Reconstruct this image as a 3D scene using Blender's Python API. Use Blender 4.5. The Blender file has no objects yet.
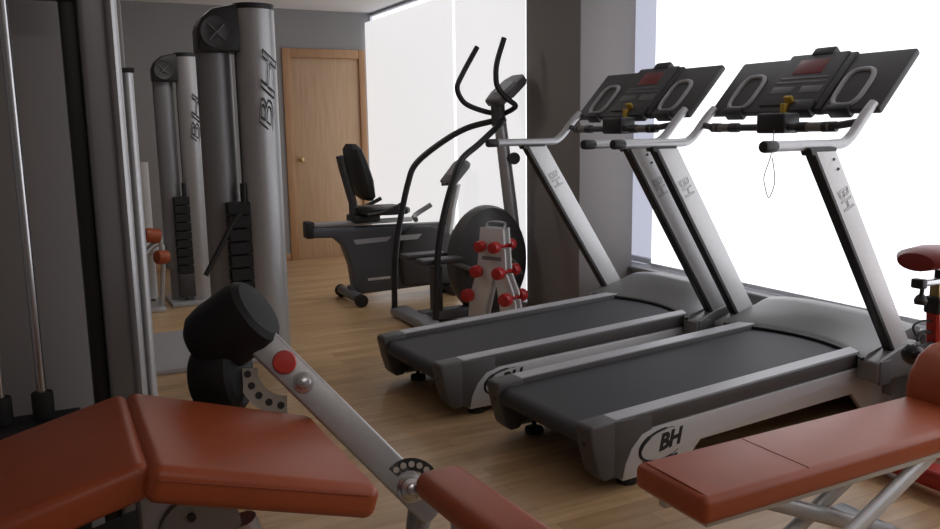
import bpy, bmesh, math, random
from mathutils import Vector, Matrix, Euler
random.seed(4)
PI = math.pi
C = bpy.context.scene.collection
SC = bpy.context.scene

# ------------------------------------------------------------------ materials
def mat(name, col, rough=.5, metal=0., spec=.5, noise=None, bump=None, coat=0., emit=None):
    m = bpy.data.materials.new(name); m.use_nodes = True
    nt = m.node_tree; b = nt.nodes['Principled BSDF']
    b.inputs['Base Color'].default_value = (*col, 1)
    b.inputs['Roughness'].default_value = rough
    b.inputs['Metallic'].default_value = metal
    b.inputs['Specular IOR Level'].default_value = spec
    if coat: b.inputs['Coat Weight'].default_value = coat
    if emit:
        b.inputs['Emission Color'].default_value = (*emit[0], 1)
        b.inputs['Emission Strength'].default_value = emit[1]
    tc = nt.nodes.new('ShaderNodeTexCoord')
    if noise:                                    # (scale, amount)
        n = nt.nodes.new('ShaderNodeTexNoise'); n.inputs['Scale'].default_value = noise[0]; n.inputs['Detail'].default_value = 4
        nt.links.new(tc.outputs['Object'], n.inputs['Vector'])
        mx = nt.nodes.new('ShaderNodeMixRGB'); mx.blend_type = 'MULTIPLY'; mx.inputs[0].default_value = 1
        cr = nt.nodes.new('ShaderNodeValToRGB')
        lo = 1 - noise[1]
        cr.color_ramp.elements[0].position = .3; cr.color_ramp.elements[0].color = (lo, lo, lo, 1)
        cr.color_ramp.elements[1].position = .7; cr.color_ramp.elements[1].color = (1, 1, 1, 1)
        nt.links.new(n.outputs['Fac'], cr.inputs[0])
        mx.inputs[1].default_value = (*col, 1); nt.links.new(cr.outputs[0], mx.inputs[2])
        nt.links.new(mx.outputs[0], b.inputs['Base Color'])
    if bump:                                     # (scale, strength)
        n = nt.nodes.new('ShaderNodeTexNoise'); n.inputs['Scale'].default_value = bump[0]; n.inputs['Detail'].default_value = 3
        nt.links.new(tc.outputs['Object'], n.inputs['Vector'])
        bp = nt.nodes.new('ShaderNodeBump'); bp.inputs['Strength'].default_value = bump[1]; bp.inputs['Distance'].default_value = .004
        nt.links.new(n.outputs['Fac'], bp.inputs['Height']); nt.links.new(bp.outputs[0], b.inputs['Normal'])
    return m

def srgb(r, g, b):
    f = lambda c: (c/255/12.92) if c/255 <= .04045 else ((c/255+.055)/1.055)**2.4
    return (f(r), f(g), f(b))

def wood_material(name, c1, c2, scale, stretch, rough, planks=None):
    m = bpy.data.materials.new(name); m.use_nodes = True
    nt = m.node_tree; b = nt.nodes['Principled BSDF']; N = nt.nodes.new; L = nt.links.new
    b.inputs['Roughness'].default_value = rough
    tc = N('ShaderNodeTexCoord'); mp = N('ShaderNodeMapping'); mp.inputs['Scale'].default_value = stretch
    L(tc.outputs['Object'], mp.inputs['Vector'])
    n = N('ShaderNodeTexNoise'); n.inputs['Scale'].default_value = scale; n.inputs['Detail'].default_value = 6
    L(mp.outputs[0], n.inputs['Vector'])
    cr = N('ShaderNodeValToRGB'); cr.color_ramp.elements[0].position = .3; cr.color_ramp.elements[1].position = .72
    cr.color_ramp.elements[0].color = (*c1, 1); cr.color_ramp.elements[1].color = (*c2, 1)
    L(n.outputs['Fac'], cr.inputs[0])
    out = cr.outputs[0]
    if planks:
        br = N('ShaderNodeTexBrick'); br.offset = .37
        br.inputs['Scale'].default_value = 1; br.inputs['Brick Width'].default_value = planks[0]; br.inputs['Row Height'].default_value = planks[1]
        br.inputs['Mortar Size'].default_value = .0012; br.inputs['Mortar Smooth'].default_value = .2
        br.inputs['Color1'].default_value = (.74, .72, .7, 1); br.inputs['Color2'].default_value = (1, 1, 1, 1); br.inputs['Mortar'].default_value = (.5, .45, .4, 1)
        L(tc.outputs['Object'], br.inputs['Vector'])
        mx = N('ShaderNodeMixRGB'); mx.blend_type = 'MULTIPLY'; mx.inputs[0].default_value = 1
        L(out, mx.inputs[1]); L(br.outputs['Color'], mx.inputs[2]); out = mx.outputs[0]
    L(out, b.inputs['Base Color'])
    return m

M = {}
M['floor'] = wood_material('beech parquet', (.52, .325, .165), (.66, .455, .255), 3.0, (1.2, 9, 1), .33, planks=(.9, .09))
M['door'] = wood_material('beech veneer', (.52, .345, .205), (.62, .43, .275), 4, (9, 9, .7), .42)
M['doorframe'] = wood_material('beech frame', (.42, .225, .11), (.52, .30, .155), 4, (9, 9, .7), .42)
M['wall'] = mat('grey wall paint', (.33, .325, .33), .85, noise=(2, .06))
M['ceiling'] = mat('ceiling paint', (.80, .78, .78), .9)
M['pillar'] = mat('grey pillar paint', (.27, .25, .245), .8, noise=(3, .05))
M['white_frame'] = mat('white window frame', (.75, .76, .8), .5)
M['sill'] = mat('grey sill', (.45, .45, .46), .7)
M['silver'] = mat('silver painted metal', (.50, .50, .51), .38, .55, noise=(60, .08))
M['post_silver'] = mat('pale silver post paint', (.74, .74, .745), .42, .2, noise=(70, .07))
M['silver_light'] = mat('light silver paint', (.62, .62, .63), .40, .35)
M['silver_dark'] = mat('dark silver paint', (.26, .26, .27), .42, .4)
M['chrome'] = mat('chrome', (.6, .6, .61), .28, 1.)
M['panel_grey'] = mat('grey shroud plastic', (.32, .305, .30), .6)
M['black'] = mat('black plastic', (.016, .016, .017), .45)
M['black_gloss'] = mat('black gloss plastic', (.012, .012, .013), .25)
M['foam'] = mat('black foam', (.007, .007, .0075), .62, bump=(500, .1), spec=.35)
M['rubber'] = mat('black rubber', (.013, .013, .013), .7)
M['charcoal'] = mat('charcoal plastic', (.05, .048, .05), .5)
M['housing'] = mat('dark grey housing plastic', (.075, .074, .076), .42)
M['charcoal_lite'] = mat('grey plastic', (.12, .12, .125), .45)
M['hood'] = mat('grey hood plastic', (.20, .198, .195), .33, .2)
M['cap_grey'] = mat('dark grey cap plastic', (.085, .08, .08), .5)
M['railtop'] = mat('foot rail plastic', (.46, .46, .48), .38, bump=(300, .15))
M['belt'] = mat('belt rubber', (.040, .040, .046), .62, bump=(700, .15))
M['orange'] = mat('rust orange vinyl', (.37, .074, .022), .40, noise=(9, .12), bump=(320, .12))
M['orange_seam'] = mat('rust orange piping', (.27, .053, .017), .5)
M['red'] = mat('red paint', (.42, .028, .018), .35)
M['red_plastic'] = mat('red plastic', (.55, .035, .02), .35)
M['red_vinyl'] = mat('red vinyl', (.45, .022, .02), .35)
M['saddle'] = mat('dark red saddle vinyl', (.20, .016, .014), .35)
M['white'] = mat('white paint', (.72, .72, .72), .45)
M['offwhite'] = mat('pale plate', (.5, .46, .40), .5)
M['navy'] = mat('dark blue grey plastic', (.085, .09, .105), .42)
M['fabric'] = mat('black seat vinyl', (.014, .014, .015), .5)
M['screen'] = mat('dark red display window', (.06, .008, .008), .3, emit=((.5, .03, .03), .03))
M['panel_print'] = mat('console print', (.10, .10, .105), .4)
M['ring'] = mat('grey ring', (.36, .36, .37), .4)
M['yellow'] = mat('yellow plastic', (.5, .32, .03), .45)
M['brass'] = mat('brass', (.55, .42, .2), .3, .9)
M['ink'] = mat('black print', (.01, .01, .01), .5)
M['ink_mid'] = mat('dark grey print', (.06, .06, .062), .5)
M['ink_soft'] = mat('grey print', (.22, .22, .225), .5)
M['plate_grey'] = mat('pale grey base plate', (.42, .42, .43), .5, .2)
M['cord'] = mat('grey cord', (.25, .25, .27), .6)
def glow(name, col, s, rough=.9):
    return mat(name, (.7, .7, .7), rough, emit=(col, s))
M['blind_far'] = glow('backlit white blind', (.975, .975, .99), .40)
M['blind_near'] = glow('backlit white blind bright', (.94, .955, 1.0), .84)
M['sky_pane'] = mat('daylit glass', (.1, .1, .1), .1, emit=((.93, .95, 1.0), .8))
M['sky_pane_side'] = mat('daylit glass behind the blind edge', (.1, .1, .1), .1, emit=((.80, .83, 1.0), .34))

# ------------------------------------------------------------------ mesh builder
class MB:
    def __init__(s, off=(0, 0, 0)):
        s.bm = bmesh.new(); s.off = Vector(off)
    def _bevel(s, geom_faces, w, seg):
        if w <= 0: return
        s.bm.normal_update(); bmesh.ops.recalc_face_normals(s.bm, faces=geom_faces); s.bm.normal_update()
        edges = set(); verts = set()
        for f in geom_faces:
            for e in f.edges: edges.add(e)
        sharp = [e for e in edges if len(e.link_faces) == 2 and e.calc_face_angle(0) > .5]
        bmesh.ops.bevel(s.bm, geom=sharp, offset=w, segments=seg, affect='EDGES', profile=.5, clamp_overlap=True)
    def faces(s, verts, faces, bevel=0, seg=2):
        vs = [s.bm.verts.new(Vector(v)) for v in verts]
        fs = [s.bm.faces.new([vs[i] for i in f]) for f in faces]
        s._bevel(fs, bevel, seg)
        return s
    def box(s, lo, hi, bevel=0, seg=2, rot=None, pivot=None):
        x0, y0, z0 = lo; x1, y1, z1 = hi
        v = [(x0,y0,z0),(x1,y0,z0),(x1,y1,z0),(x0,y1,z0),(x0,y0,z1),(x1,y0,z1),(x1,y1,z1),(x0,y1,z1)]
        if rot is not None:
            p = Vector(pivot) if pivot else (Vector(lo)+Vector(hi))/2
            R = rot if isinstance(rot, Matrix) else Euler(rot).to_matrix()
            v = [R @ (Vector(q)-p) + p for q in v]
        return s.faces(v, [(0,3,2,1),(4,5,6,7),(0,1,5,4),(1,2,6,5),(2,3,7,6),(3,0,4,7)], bevel, seg)
    def prism(s, poly, f0, f1, bevel=0, seg=2):
        """poly: list of 2-tuples; f0/f1 map a 2-tuple to 3-D (the two end caps)"""
        n = len(poly)
        v = [f0(p) for p in poly] + [f1(p) for p in poly]
        fs = [tuple(range(n))[::-1], tuple(range(n, 2*n))] + [(i, (i+1) % n, n+(i+1) % n, n+i) for i in range(n)]
        return s.faces(v, fs, bevel, seg)
    def rings(s, rings, close=True, caps=True):
        """loft between rings (lists of points)"""
        R = [[s.bm.verts.new(Vector(p)) for p in r] for r in rings]
        n = len(R[0])
        for a, b in zip(R, R[1:]):
            for i in range(n if close else n-1):
                j = (i+1) % n
                s.bm.faces.new((a[i], a[j], b[j], b[i]))
        if caps and close:
            s.bm.faces.new(R[0][::-1]); s.bm.faces.new(R[-1])
        return s
    def tube(s, pts, r, n=12, smooth=0, ry=None, up=None, caps=True):
        """sweep a circle (or ellipse r x ry) along pts; smooth>0 = Catmull-Rom samples per span"""
        P = [Vector(p) for p in pts]
        if smooth and len(P) > 2:
            Q = []
            for i in range(len(P)-1):
                p0 = P[i-1] if i else P[0]*2-P[1]; p1, p2 = P[i], P[i+1]
                p3 = P[i+2] if i+2 < len(P) else P[-1]*2-P[-2]
                for k in range(smooth):
                    t = k/smooth
                    Q.append(.5*((2*p1)+(p2-p0)*t+(2*p0-5*p1+4*p2-p3)*t*t+(3*p1-p0-3*p2+p3)*t**3))
            Q.append(P[-1]); P = Q
        rr = r if isinstance(r, (list, tuple)) else None
        up0 = Vector(up) if up else None
        prev = None; R = []
        for i, p in enumerate(P):
            t = (P[min(i+1, len(P)-1)]-P[max(i-1, 0)]).normalized()
            if prev is None:
                a = up0 or (Vector((0, 0, 1)) if abs(t.z) < .9 else Vector((1, 0, 0)))
                x = (a - t*a.dot(t)).normalized()
            else:
                x = (prev - t*prev.dot(t)).normalized()
            prev = x; y = t.cross(x)
            r1 = rr[min(len(rr)-1, round(i*(len(rr)-1)/max(1, len(P)-1)))] if rr else r
            r2 = ry if ry is not None else r1
            R.append([p + x*(r1*math.cos(2*PI*k/n)) + y*(r2*math.sin(2*PI*k/n)) for k in range(n)])
        return s.rings(R, True, caps)
    def lathe(s, prof, origin, axis=(0, 0, 1), n=24):
        """prof: (radius, height) pairs along axis"""
        o = Vector(origin); a = Vector(axis).normalized()
        h = Vector((0, 0, 1)) if abs(a.z) < .9 else Vector((1, 0, 0))
        x = (h - a*h.dot(a)).normalized(); y = a.cross(x)
        R = [[o + a*z + x*(max(r, 1e-4)*math.cos(2*PI*k/n)) + y*(max(r, 1e-4)*math.sin(2*PI*k/n)) for k in range(n)] for r, z in prof]
        return s.rings(R, True, True)
    def cyl(s, a, b, r, n=20, chamfer=0.):
        a = Vector(a); b = Vector(b); L = (b-a).length
        c = min(chamfer, r*.9, L*.49)
        prof = [(r, 0), (r, L)] if c <= 0 else [(r-c, 0), (r-.3*c, .12*c), (r, c), (r, L-c), (r-.3*c, L-.12*c), (r-c, L)]
        return s.lathe(prof, a, b-a, n)
    def build(s, name, m, parent=None, angle=35):
        bm = s.bm
        bmesh.ops.recalc_face_normals(bm, faces=bm.faces[:])
        bmesh.ops.translate(bm, verts=bm.verts[:], vec=-s.off)
        me = bpy.data.meshes.new(name); bm.to_mesh(me); bm.free()
        me.materials.append(M[m] if isinstance(m, str) else m)
        for p in me.polygons: p.use_smooth = True
        me.set_sharp_from_angle(angle=math.radians(angle))
        o = bpy.data.objects.new(name, me); C.objects.link(o)
        if parent is not None: o.parent = parent
        return o

def tag(o, label, cat, group=None):
    o['label'] = label; o['category'] = cat
    if group: o['group'] = group
    return o
def thing(name, label, cat, loc, rotz=0, group=None):
    o = bpy.data.objects.new(name, None); C.objects.link(o)
    o.empty_display_size = .1
    o.location = loc; o.rotation_euler = (0, 0, rotz)
    return tag(o, label, cat, group)
def structure(o):
    o['kind'] = 'structure'; return o
def text(name, body, size, m, parent, mw, outline=0, shear=0., extrude=.0006, off=(0, 0, 0), bold=0.):
    cu = bpy.data.curves.new(name, 'FONT'); cu.body = body; cu.size = size; cu.shear = shear
    cu.align_x = 'CENTER'; cu.align_y = 'CENTER'; cu.resolution_u = 3
    if outline: cu.fill_mode = 'NONE'; cu.bevel_depth = outline; cu.bevel_resolution = 0
    else: cu.extrude = extrude; cu.offset = bold
    t = bpy.data.objects.new('tmp', cu); C.objects.link(t)
    dg = bpy.context.evaluated_depsgraph_get(); dg.update()
    me = bpy.data.meshes.new_from_object(t.evaluated_get(dg))
    bpy.data.objects.remove(t); bpy.data.curves.remove(cu)
    me.name = name
    me.transform(mw); me.transform(Matrix.Translation(-Vector(off)))
    me.materials.clear(); me.materials.append(M[m])
    o = bpy.data.objects.new(name, me); C.objects.link(o); o.parent = parent
    return o
def frame(o, x, y):
    """4x4 matrix: origin o, text runs along x, letters stand along y"""
    x = Vector(x).normalized(); z = x.cross(Vector(y)).normalized(); y = z.cross(x)
    m = Matrix((x, y, z)).transposed().to_4x4(); m.translation = Vector(o); return m

# ------------------------------------------------------------------ camera
cam = bpy.data.cameras.new('camera'); co = bpy.data.objects.new('camera', cam); C.objects.link(co)
fw = Vector((.44796, .87906, -.16286)).normalized()
r = Vector((.8899, -.4558, -.0144)); r = (r - fw*r.dot(fw)).normalized(); u = r.cross(fw)
mw = Matrix((r, u, -fw)).transposed().to_4x4(); mw.translation = (0, 0, 1.35)
co.matrix_world = mw
cam.sensor_width = 36; cam.lens = 828.44/940*36; cam.clip_start = .05
SC.camera = co

# ------------------------------------------------------------------ room
XB, XN, YB, YF, XL, ZC = 3.14, 3.62, 8.55, -1.6, -2.2, 2.56      # far window plane, near window plane, back wall, rear wall, left wall, ceiling
PX0, PY0, PY1 = 3.145, 4.56, 5.24                                # pillar
structure(MB().box((XL-.1, YF-.1, -.1), (XN+.3, YB+.1, 0)).build('floor', 'floor'))
structure(MB().box((XL-.1, YF-.1, ZC), (XN+.3, YB+.1, ZC+.1)).build('ceiling', 'ceiling'))
bk = MB(); bk.box((XL-.1, YB, 0), (2.25, YB+.1, ZC)); bk.box((2.25, YB, 2.17), (XN+.3, YB+.1, ZC)); bk.box((3.13, YB, 0), (XN+.3, YB+.1, 2.17)); bk.box((2.25, YB+.06, 0), (3.13, YB+.1, 2.17))
structure(bk.build('wall_back', 'wall'))
structure(MB().box((XL-.1, YF, 0), (XL, YB, ZC)).build('wall_left', 'wall'))
structure(MB().box((XL-.1, YF-.1, 0), (XN+.3, YF, ZC)).build('wall_front', 'wall'))
# window wall: a sill wall and a lintel on the near bay, a slim kerb on the far bay
w = MB()
w.box((XN-.02, YF, 0), (XN+.3, PY1, .37))
w.box((XN+.06, YF, 2.46), (XN+.3, PY1, ZC))
w.box((XN+.0, YF, .37), (XN+.3, -1.3, ZC))
w.box((XN+.16, 4.90, .37), (XN+.3, PY1, ZC)); w.box((XB-.02, PY1, 0), (XN+.3, YB, .05))
w.box((XB+.12, PY1, 2.535), (XN+.3, YB, ZC))
structure(w.build('wall_right', 'sill'))
structure(MB().box((PX0, PY0, 0), (3.588, PY1, ZC), .006).build('wall_pillar', 'pillar'))
structure(MB().box((XN-.06, YF, .37), (XN+.3, PY0-.004, .388), .004).build('trim_1', 'sill'))
bb = MB(); bb.box((XL, YB-.012, 0), (2.24, YB, .07), .003)
structure(bb.build('baseboard_back', 'doorframe'))
# door
dr = structure(MB().box((2.32, YB+.01, .0), (3.075, YB+.05, 2.085), .003).build('door_1', 'door'))
fr = MB()
fr.box((2.245, YB-.018, 0), (2.33, YB+.06, 2.175), .004); fr.box((3.065, YB-.018, 0), (XB-.006, YB+.06, 2.175), .004); fr.box((2.3305, YB-.018, 2.0855), (3.0645, YB+.06, 2.1745), .004)
fr.build('door_frame', 'doorframe', dr)
h = MB(); h.lathe([(.026, 0), (.026, .008), (.012, .012), (.011, .05), (.024, .055), (.028, .07), (.022, .085), (.008, .09)], (2.39, YB+.011, 1.05), (0, -1, 0), 20)
h.build('door_knob', 'brass', dr)
# windows: frames with daylit panes
def window(name, x, y0, y1, z0, z1, fw_, pane):
    f = MB()
    f.box((x, y0, z0), (x+.06, y0+fw_, z1), .004); f.box((x, y1-fw_, z0), (x+.06, y1, z1), .004)
    f.box((x, y0+fw_, z0), (x+.06, y1-fw_, z0+.04), .004); f.box((x, y0+fw_, z1-.02), (x+.06, y1-fw_, z1), .004)
    o = structure(f.build(name, 'white_frame'))
    p = MB(); p.box((x+.03, y0+fw_, z0+.04), (x+.036, y1-fw_, z1-.02)); p.build('glass_pane', pane, o)
    return o
window('window_1', XB+.06, PY1, YB-.01, .05, 2.535, .02, 'sky_pane')
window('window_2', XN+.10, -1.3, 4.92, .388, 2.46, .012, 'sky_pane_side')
# roller blinds
def blind(x, y0, y1, z0, z1, m, label, tube=True):
    t = thing('roller_blind', label, 'roller blind', (x, (y0+y1)/2, z0), 0)
    off = t.location
    # a hanging sheet of fabric, a weighted hem and a chain-side bracket
    b = MB(off); b.box((x, y0, z0+.02), (x+.004, y1, z1)); b.build('fabric', m, t)
    b = MB(off); b.box((x-.006, y0, z0), (x+.010, y1, z0+.026), .004); b.build('bottom_bar', 'white_frame', t)
    if tube:
        b = MB(off); b.cyl((x+.025, y0+.01, z1-.022), (x+.025, y1-.01, z1-.022), .018, 16); b.build('roller_tube', 'white_frame', t)
    return t
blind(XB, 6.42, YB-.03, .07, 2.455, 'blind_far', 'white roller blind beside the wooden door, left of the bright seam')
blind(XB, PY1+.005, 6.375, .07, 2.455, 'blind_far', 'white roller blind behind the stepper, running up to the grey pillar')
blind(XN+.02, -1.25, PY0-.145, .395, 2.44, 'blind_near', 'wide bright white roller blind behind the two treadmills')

# ------------------------------------------------------------------ treadmills
def T(l, s, h): return (l, -s, h)
def make_treadmill(loc, label, cord):
    t = thing('treadmill', label, 'treadmill', loc, math.radians(3.2), 'treadmills facing the window')
    rt = lambda l: .268 + .033*l                          # top of the foot rails
    # running belt: a closed loop round two rollers, riding on the deck
    b = MB(); s0 = .272
    prof = []
    zt0, zt1 = .248, .30
    for k in range(9):
        a = PI/2 + PI*k/8; prof.append((.057+.045*math.cos(a), .207+.041*math.sin(a)))
    prof = [(1.70, zt1)] + prof + [(1.70, .19)]
    b.prism(prof, lambda p: T(p[0], -s0, p[1]), lambda p: T(p[0], s0, p[1]))
    b.build('running_belt', 'belt', t)
    b = MB(); b.box(T(.16, .26, .15), T(1.55, -.26, .20), .01); b.build('deck_frame', 'black', t)
    for sg in (-1, 1):
        # foot rail: light grey top tread and a dark side band
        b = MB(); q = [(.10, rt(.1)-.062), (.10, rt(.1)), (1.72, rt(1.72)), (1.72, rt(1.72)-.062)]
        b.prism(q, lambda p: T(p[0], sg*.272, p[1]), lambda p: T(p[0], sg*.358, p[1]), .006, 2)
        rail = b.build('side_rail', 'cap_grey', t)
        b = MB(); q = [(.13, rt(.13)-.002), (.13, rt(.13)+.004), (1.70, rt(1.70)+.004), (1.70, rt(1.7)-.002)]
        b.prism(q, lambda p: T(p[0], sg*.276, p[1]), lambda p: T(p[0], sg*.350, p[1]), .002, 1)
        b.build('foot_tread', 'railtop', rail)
        # end cap
        q = [(.0, .255), (.012, .272), (.135, .277), (.135, .09), (.12, .052), (.075, .048), (.045, .075), (.02, .16)]
        b = MB(); b.prism(q, lambda p: T(p[0], sg*.268, p[1]), lambda p: T(p[0], sg*.360, p[1]), .010, 3)
        cap = b.build('end_cap', 'cap_grey', t)
        b = MB(); b.prism([(.115, .274), (.30, .268), (.30, .10), (.17, .040), (.115, .055)], lambda p: T(p[0], sg*.335, p[1]), lambda p: T(p[0], sg*.3605, p[1]), .004, 2); b.build('cap_skirt', 'cap_grey', cap)
        b = MB(); b.cyl(T(.052, sg*.31, .20), T(.012, sg*.31, .195), .011, 12); b.build('adjuster_hole', 'black', cap)
        # silver side panel arching over the floor
        q = [(.155, .035), (.17, .10), (.20, .155), (.25, .20), (.32, .217), (1.9, .262), (1.93, .03), (1.60, .03), (1.50, .135), (.555, .118), (.505, .07), (.48, .035)]
        b = MB(); b.prism(q, lambda p: T(p[0], sg*.335, p[1]), lambda p: T(p[0], sg*.364, p[1]), .004, 2)
        pan = b.build('side_panel', 'silver_light', t)
        if True:
            zz = .1415
            X = (1, 0, .12) if sg > 0 else (-1, 0, -.12)
            text('logo_letters', 'BH', .088, 'ink', pan, frame((.385, -sg*.3646, .150), X, (0, 0, 1)), shear=.35, bold=.004)
            b = MB(); pts = []
            for k in range(30):
                a = math.radians(62 + 250*k/29); pts.append((.355 + .118*math.cos(a), -sg*.3648, .142 + .012*math.cos(a)+.060*math.sin(a)))
            b.tube(pts, [.0012, .005, .008, .0065, .005, .0035, .0012], 8)
            b.build('logo_swoosh', 'ink', pan)
            b = MB(); b.box((.34, -sg*.3655, .078), (.43, -sg*.364, .086), 0, rot=(0, -.12, 0)); b.build('logo_line', 'ink', pan)
        # rear foot
        b = MB(); b.cyl(T(.22, sg*.31, .0), T(.22, sg*.31, .024), .042, 20, .006); b.cyl(T(.22, sg*.31, .02), T(.22, sg*.31, .22), .011, 10)
        b.build('foot', 'rubber', t)
        # upright post
        q = [(1.017, 1.243), (1.147, 1.243), (1.785, .30), (1.650, .30)]
        b = MB(); b.prism(q, lambda p: T(p[0]+.012, sg*.425, p[1]), lambda p: T(p[0], sg*.468, p[1]), .006, 2)
        post = b.build('upright_post', 'post_silver', t)
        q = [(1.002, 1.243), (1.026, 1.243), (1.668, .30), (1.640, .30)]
        b = MB(); b.prism(q, lambda p: T(p[0], sg*.422, p[1]), lambda p: T(p[0], sg*.470, p[1]), .004, 1); b.build('edge_shade', 'black', post)  # black strip painting the shade on the post's silver rear face
        b = MB(); b.prism([(.99, 1.236), (1.15, 1.236), (1.15, 1.252), (.985, 1.252)], lambda p: T(p[0], sg*.42, p[1]), lambda p: T(p[0], sg*.47, p[1]), .003, 1)
        b.prism([(1.0, 1.222), (1.02, 1.222), (1.01, 1.25), (.985, 1.25)], lambda p: T(p[0], sg*.42, p[1]), lambda p: T(p[0], sg*.472, p[1]), .003, 1); b.build('post_cap', 'black', post)
        b = MB()
        for a, z in ((1.185, 1.165), (1.155, 1.205)): b.cyl(T(a-.02, sg*.468, z), T(a-.02, sg*.472, z), .006, 10)
        b.build('screw', 'black', post)
        dn = Vector(T(.635, 0, -.943)).normalized()
        fx = -dn if sg < 0 else dn
        o3 = Vector(T(1.085, 0, 1.243)) + dn*.24 + Vector(T(0, sg*.4686 if sg > 0 else -.4244, 0))
        text('post_lettering', 'BH', .085, 'ink_soft', post, frame(o3, dn, (0, 0, 1)) if True else None, outline=.0012, shear=.2)
        # clamp bracket and hood corner pod
        q = [(1.50, .21), (1.50, .305), (1.56, .325), (1.64, .35), (1.74, .375), (1.82, .36), (1.84, .21)]
        b = MB(); b.prism(q, lambda p: T(p[0], sg*.375, p[1]), lambda p: T(p[0], sg*.478, p[1]), .012, 3); b.build('corner_pod', 'hood', t)
        b = MB(); b.box(T(1.515, sg*.47, .20), T(1.60, sg*.485, .31), .006); b.build('clamp_bracket', 'charcoal_lite', t)
        # handrail with black end cap, sweeping up under the console
        pts = [(.80, 1.262), (1.00, 1.262), (1.17, 1.262), (1.235, 1.268), (1.285, 1.30), (1.335, 1.352), (1.375, 1.392), (1.415, 1.425)]
        b = MB(); b.tube([T(p[0], sg*.437, p[1]) for p in pts], .021, 14, 5); rail2 = b.build('handrail', 'silver', t)
        b = MB(); b.cyl(T(.755, sg*.437, 1.262), T(.825, sg*.437, 1.262), .0235, 16, .008); b.build('grip_cap', 'black', rail2)
    # rear roller guard between the caps
    b = MB(); b.box(T(.09, -.27, .168), T(.17, .27, .20), .01); b.build('rear_crossbar', 'black', t)
    # motor hood lofted across the deck: concave front edge, long low ridge
    R = []
    n = 17
    for k in range(n):
        s = -.412 + .824*k/(n-1); e = (abs(s)/.412)
        l0 = 1.640 - .135*e**2
        zf = .312; ridge = .442 - .030*e**3
        R.append([T(l0, s, .255), T(l0, s, zf), T(l0+.018, s, zf+.018), T(l0+.5*(1.86-l0), s, zf+.05+.018*(1-e)), T(1.80, s, ridge-.012), T(1.865, s, ridge), T(1.905, s, ridge-.012), T(1.925, s, ridge-.06), T(1.93, s, .10), T(1.72, s, .10), T(1.72, s, .255)])
    b = MB(); b.rings(R); hood = b.build('motor_hood', 'hood', t, 40)
    pts = [T(1.632-.135*(abs(-.405+.81*k/20)/.412)**2, -.405+.81*k/20, .307) for k in range(21)]
    b = MB(); b.tube(pts, .009, 8); b.build('hood_trim', 'black', hood)
    # console: a slanted panel between the handrails
    A = Vector(T(1.405, 0, 1.402)); B = Vector(T(1.648, 0, 1.655)); up = (B-A).normalized(); LU = (B-A).length
    nrm = Vector((-up.z, 0, up.x)).normalized()                     # faces the runner
    S = Vector((0, -1, 0))
    def cp(a, s, d): return A + up*a + S*s + nrm*d                  # along the slope, to the right, off the face
    def plate(mb, a0, a1, s0, s1, d0, d1, bev=.004, taper=0.):
        q = [(a0, s0), (a0, s1), (a1, s1-taper), (a1, s0+taper)]
        mb.prism(q, lambda p: cp(p[0], p[1], d0), lambda p: cp(p[0], p[1], d1), bev, 2); return mb
    b = MB(); plate(b, .0, LU, -.462, .470, -.030, .004, .010); con = b.build('console', 'charcoal', t)
    b = MB(); plate(b, .03, LU+.012, -.165, .155, -.035, .016, .010); mod = b.build('display_module', 'charcoal', con)
    b = MB(); plate(b, .225, .318, -.085, .075, .014, .018, .002); b.build('display_window', 'screen', mod)
    b = MB(); plate(b, .10, .145, -.14, -.02, .0145, .0175, .001); plate(b, .10, .145, .02, .135, .0145, .0175, .001); plate(b, .165, .178, -.14, .135, .0145, .0175, .001); plate(b, .192, .206, -.13, .125, .0145, .0175, .001)
    b.build('keypad', 'panel_print', mod)
    b = MB(); plate(b, LU-.005, LU+.045, -.05, .07, -.06, .022, .01); b.build('fan_housing', 'black', mod)
    b = MB(); plate(b, .0, LU+.004, .152, .195, -.03, .012, .006); b.build('module_edge', 'black', con)
    for sg in (-1, 1):
        c0 = .285 if sg > 0 else -.30
        def ring(ra, rs, d, rr):
            pts = []
            for k in range(33):
                a = 2*PI*k/32; ca, sa = math.cos(a), math.sin(a)
                pw = .62
                pts.append(cp(.130 + ra*abs(ca)**pw*(1 if ca >= 0 else -1), c0 + rs*abs(sa)**pw*(1 if sa >= 0 else -1), d))
            return pts
        b = MB(); b.tube(ring(.108, .066, .006, 0), .012, 8, caps=False); b.build('holder_rim', 'ring', con)
        b = MB(); q = [(.130+.09*math.cos(2*PI*k/24), c0+.048*math.sin(2*PI*k/24)) for k in range(24)]
        b.prism(q, lambda p: cp(p[0], p[1], -.002), lambda p: cp(p[0], p[1], .003)); b.build('holder_mesh', 'panel_print', con)
        b = MB(); plate(b, LU-.075, LU-.045, c0-.085, c0+.07, -.001, .003, .001); b.build('print_strip', 'panel_print', con)
        b = MB(); plate(b, -.012, .022, c0-.06, c0+.05, -.04, .02, .008); b.build('wing_latch', 'black', con)
    b = MB(); plate(b, -.02, .05, .03, .15, -.03, .030, .012); b.build('reading_rack', 'black', con)
    # pulse bar under the console with its middle box
    bar = MB(); bar.tube([T(1.34, -.437, 1.345), T(1.30, -.30, 1.332), T(1.285, -.12, 1.332), T(1.285, .12, 1.332), T(1.30, .30, 1.332), T(1.34, .437, 1.352)], .016, 12, 4)
    bo = bar.build('pulse_bar', 'charcoal', t)
    for sg in (-1, 1):
        b = MB(); b.tube([T(1.292, sg*.20, 1.332), T(1.304, sg*.32, 1.3325)], .0205, 14); b.build('sensor_grip', 'offgrey', bo)
        b = MB(); b.tube([T(1.3005, sg*.285, 1.332), T(1.312, sg*.345, 1.333)], .0225, 14); b.build('grip_ring', 'black', bo)
        b = MB(); b.tube([T(1.2905, sg*.165, 1.332), T(1.2935, sg*.215, 1.332)], .0225, 14); b.build('grip_ring', 'black', bo)
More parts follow.
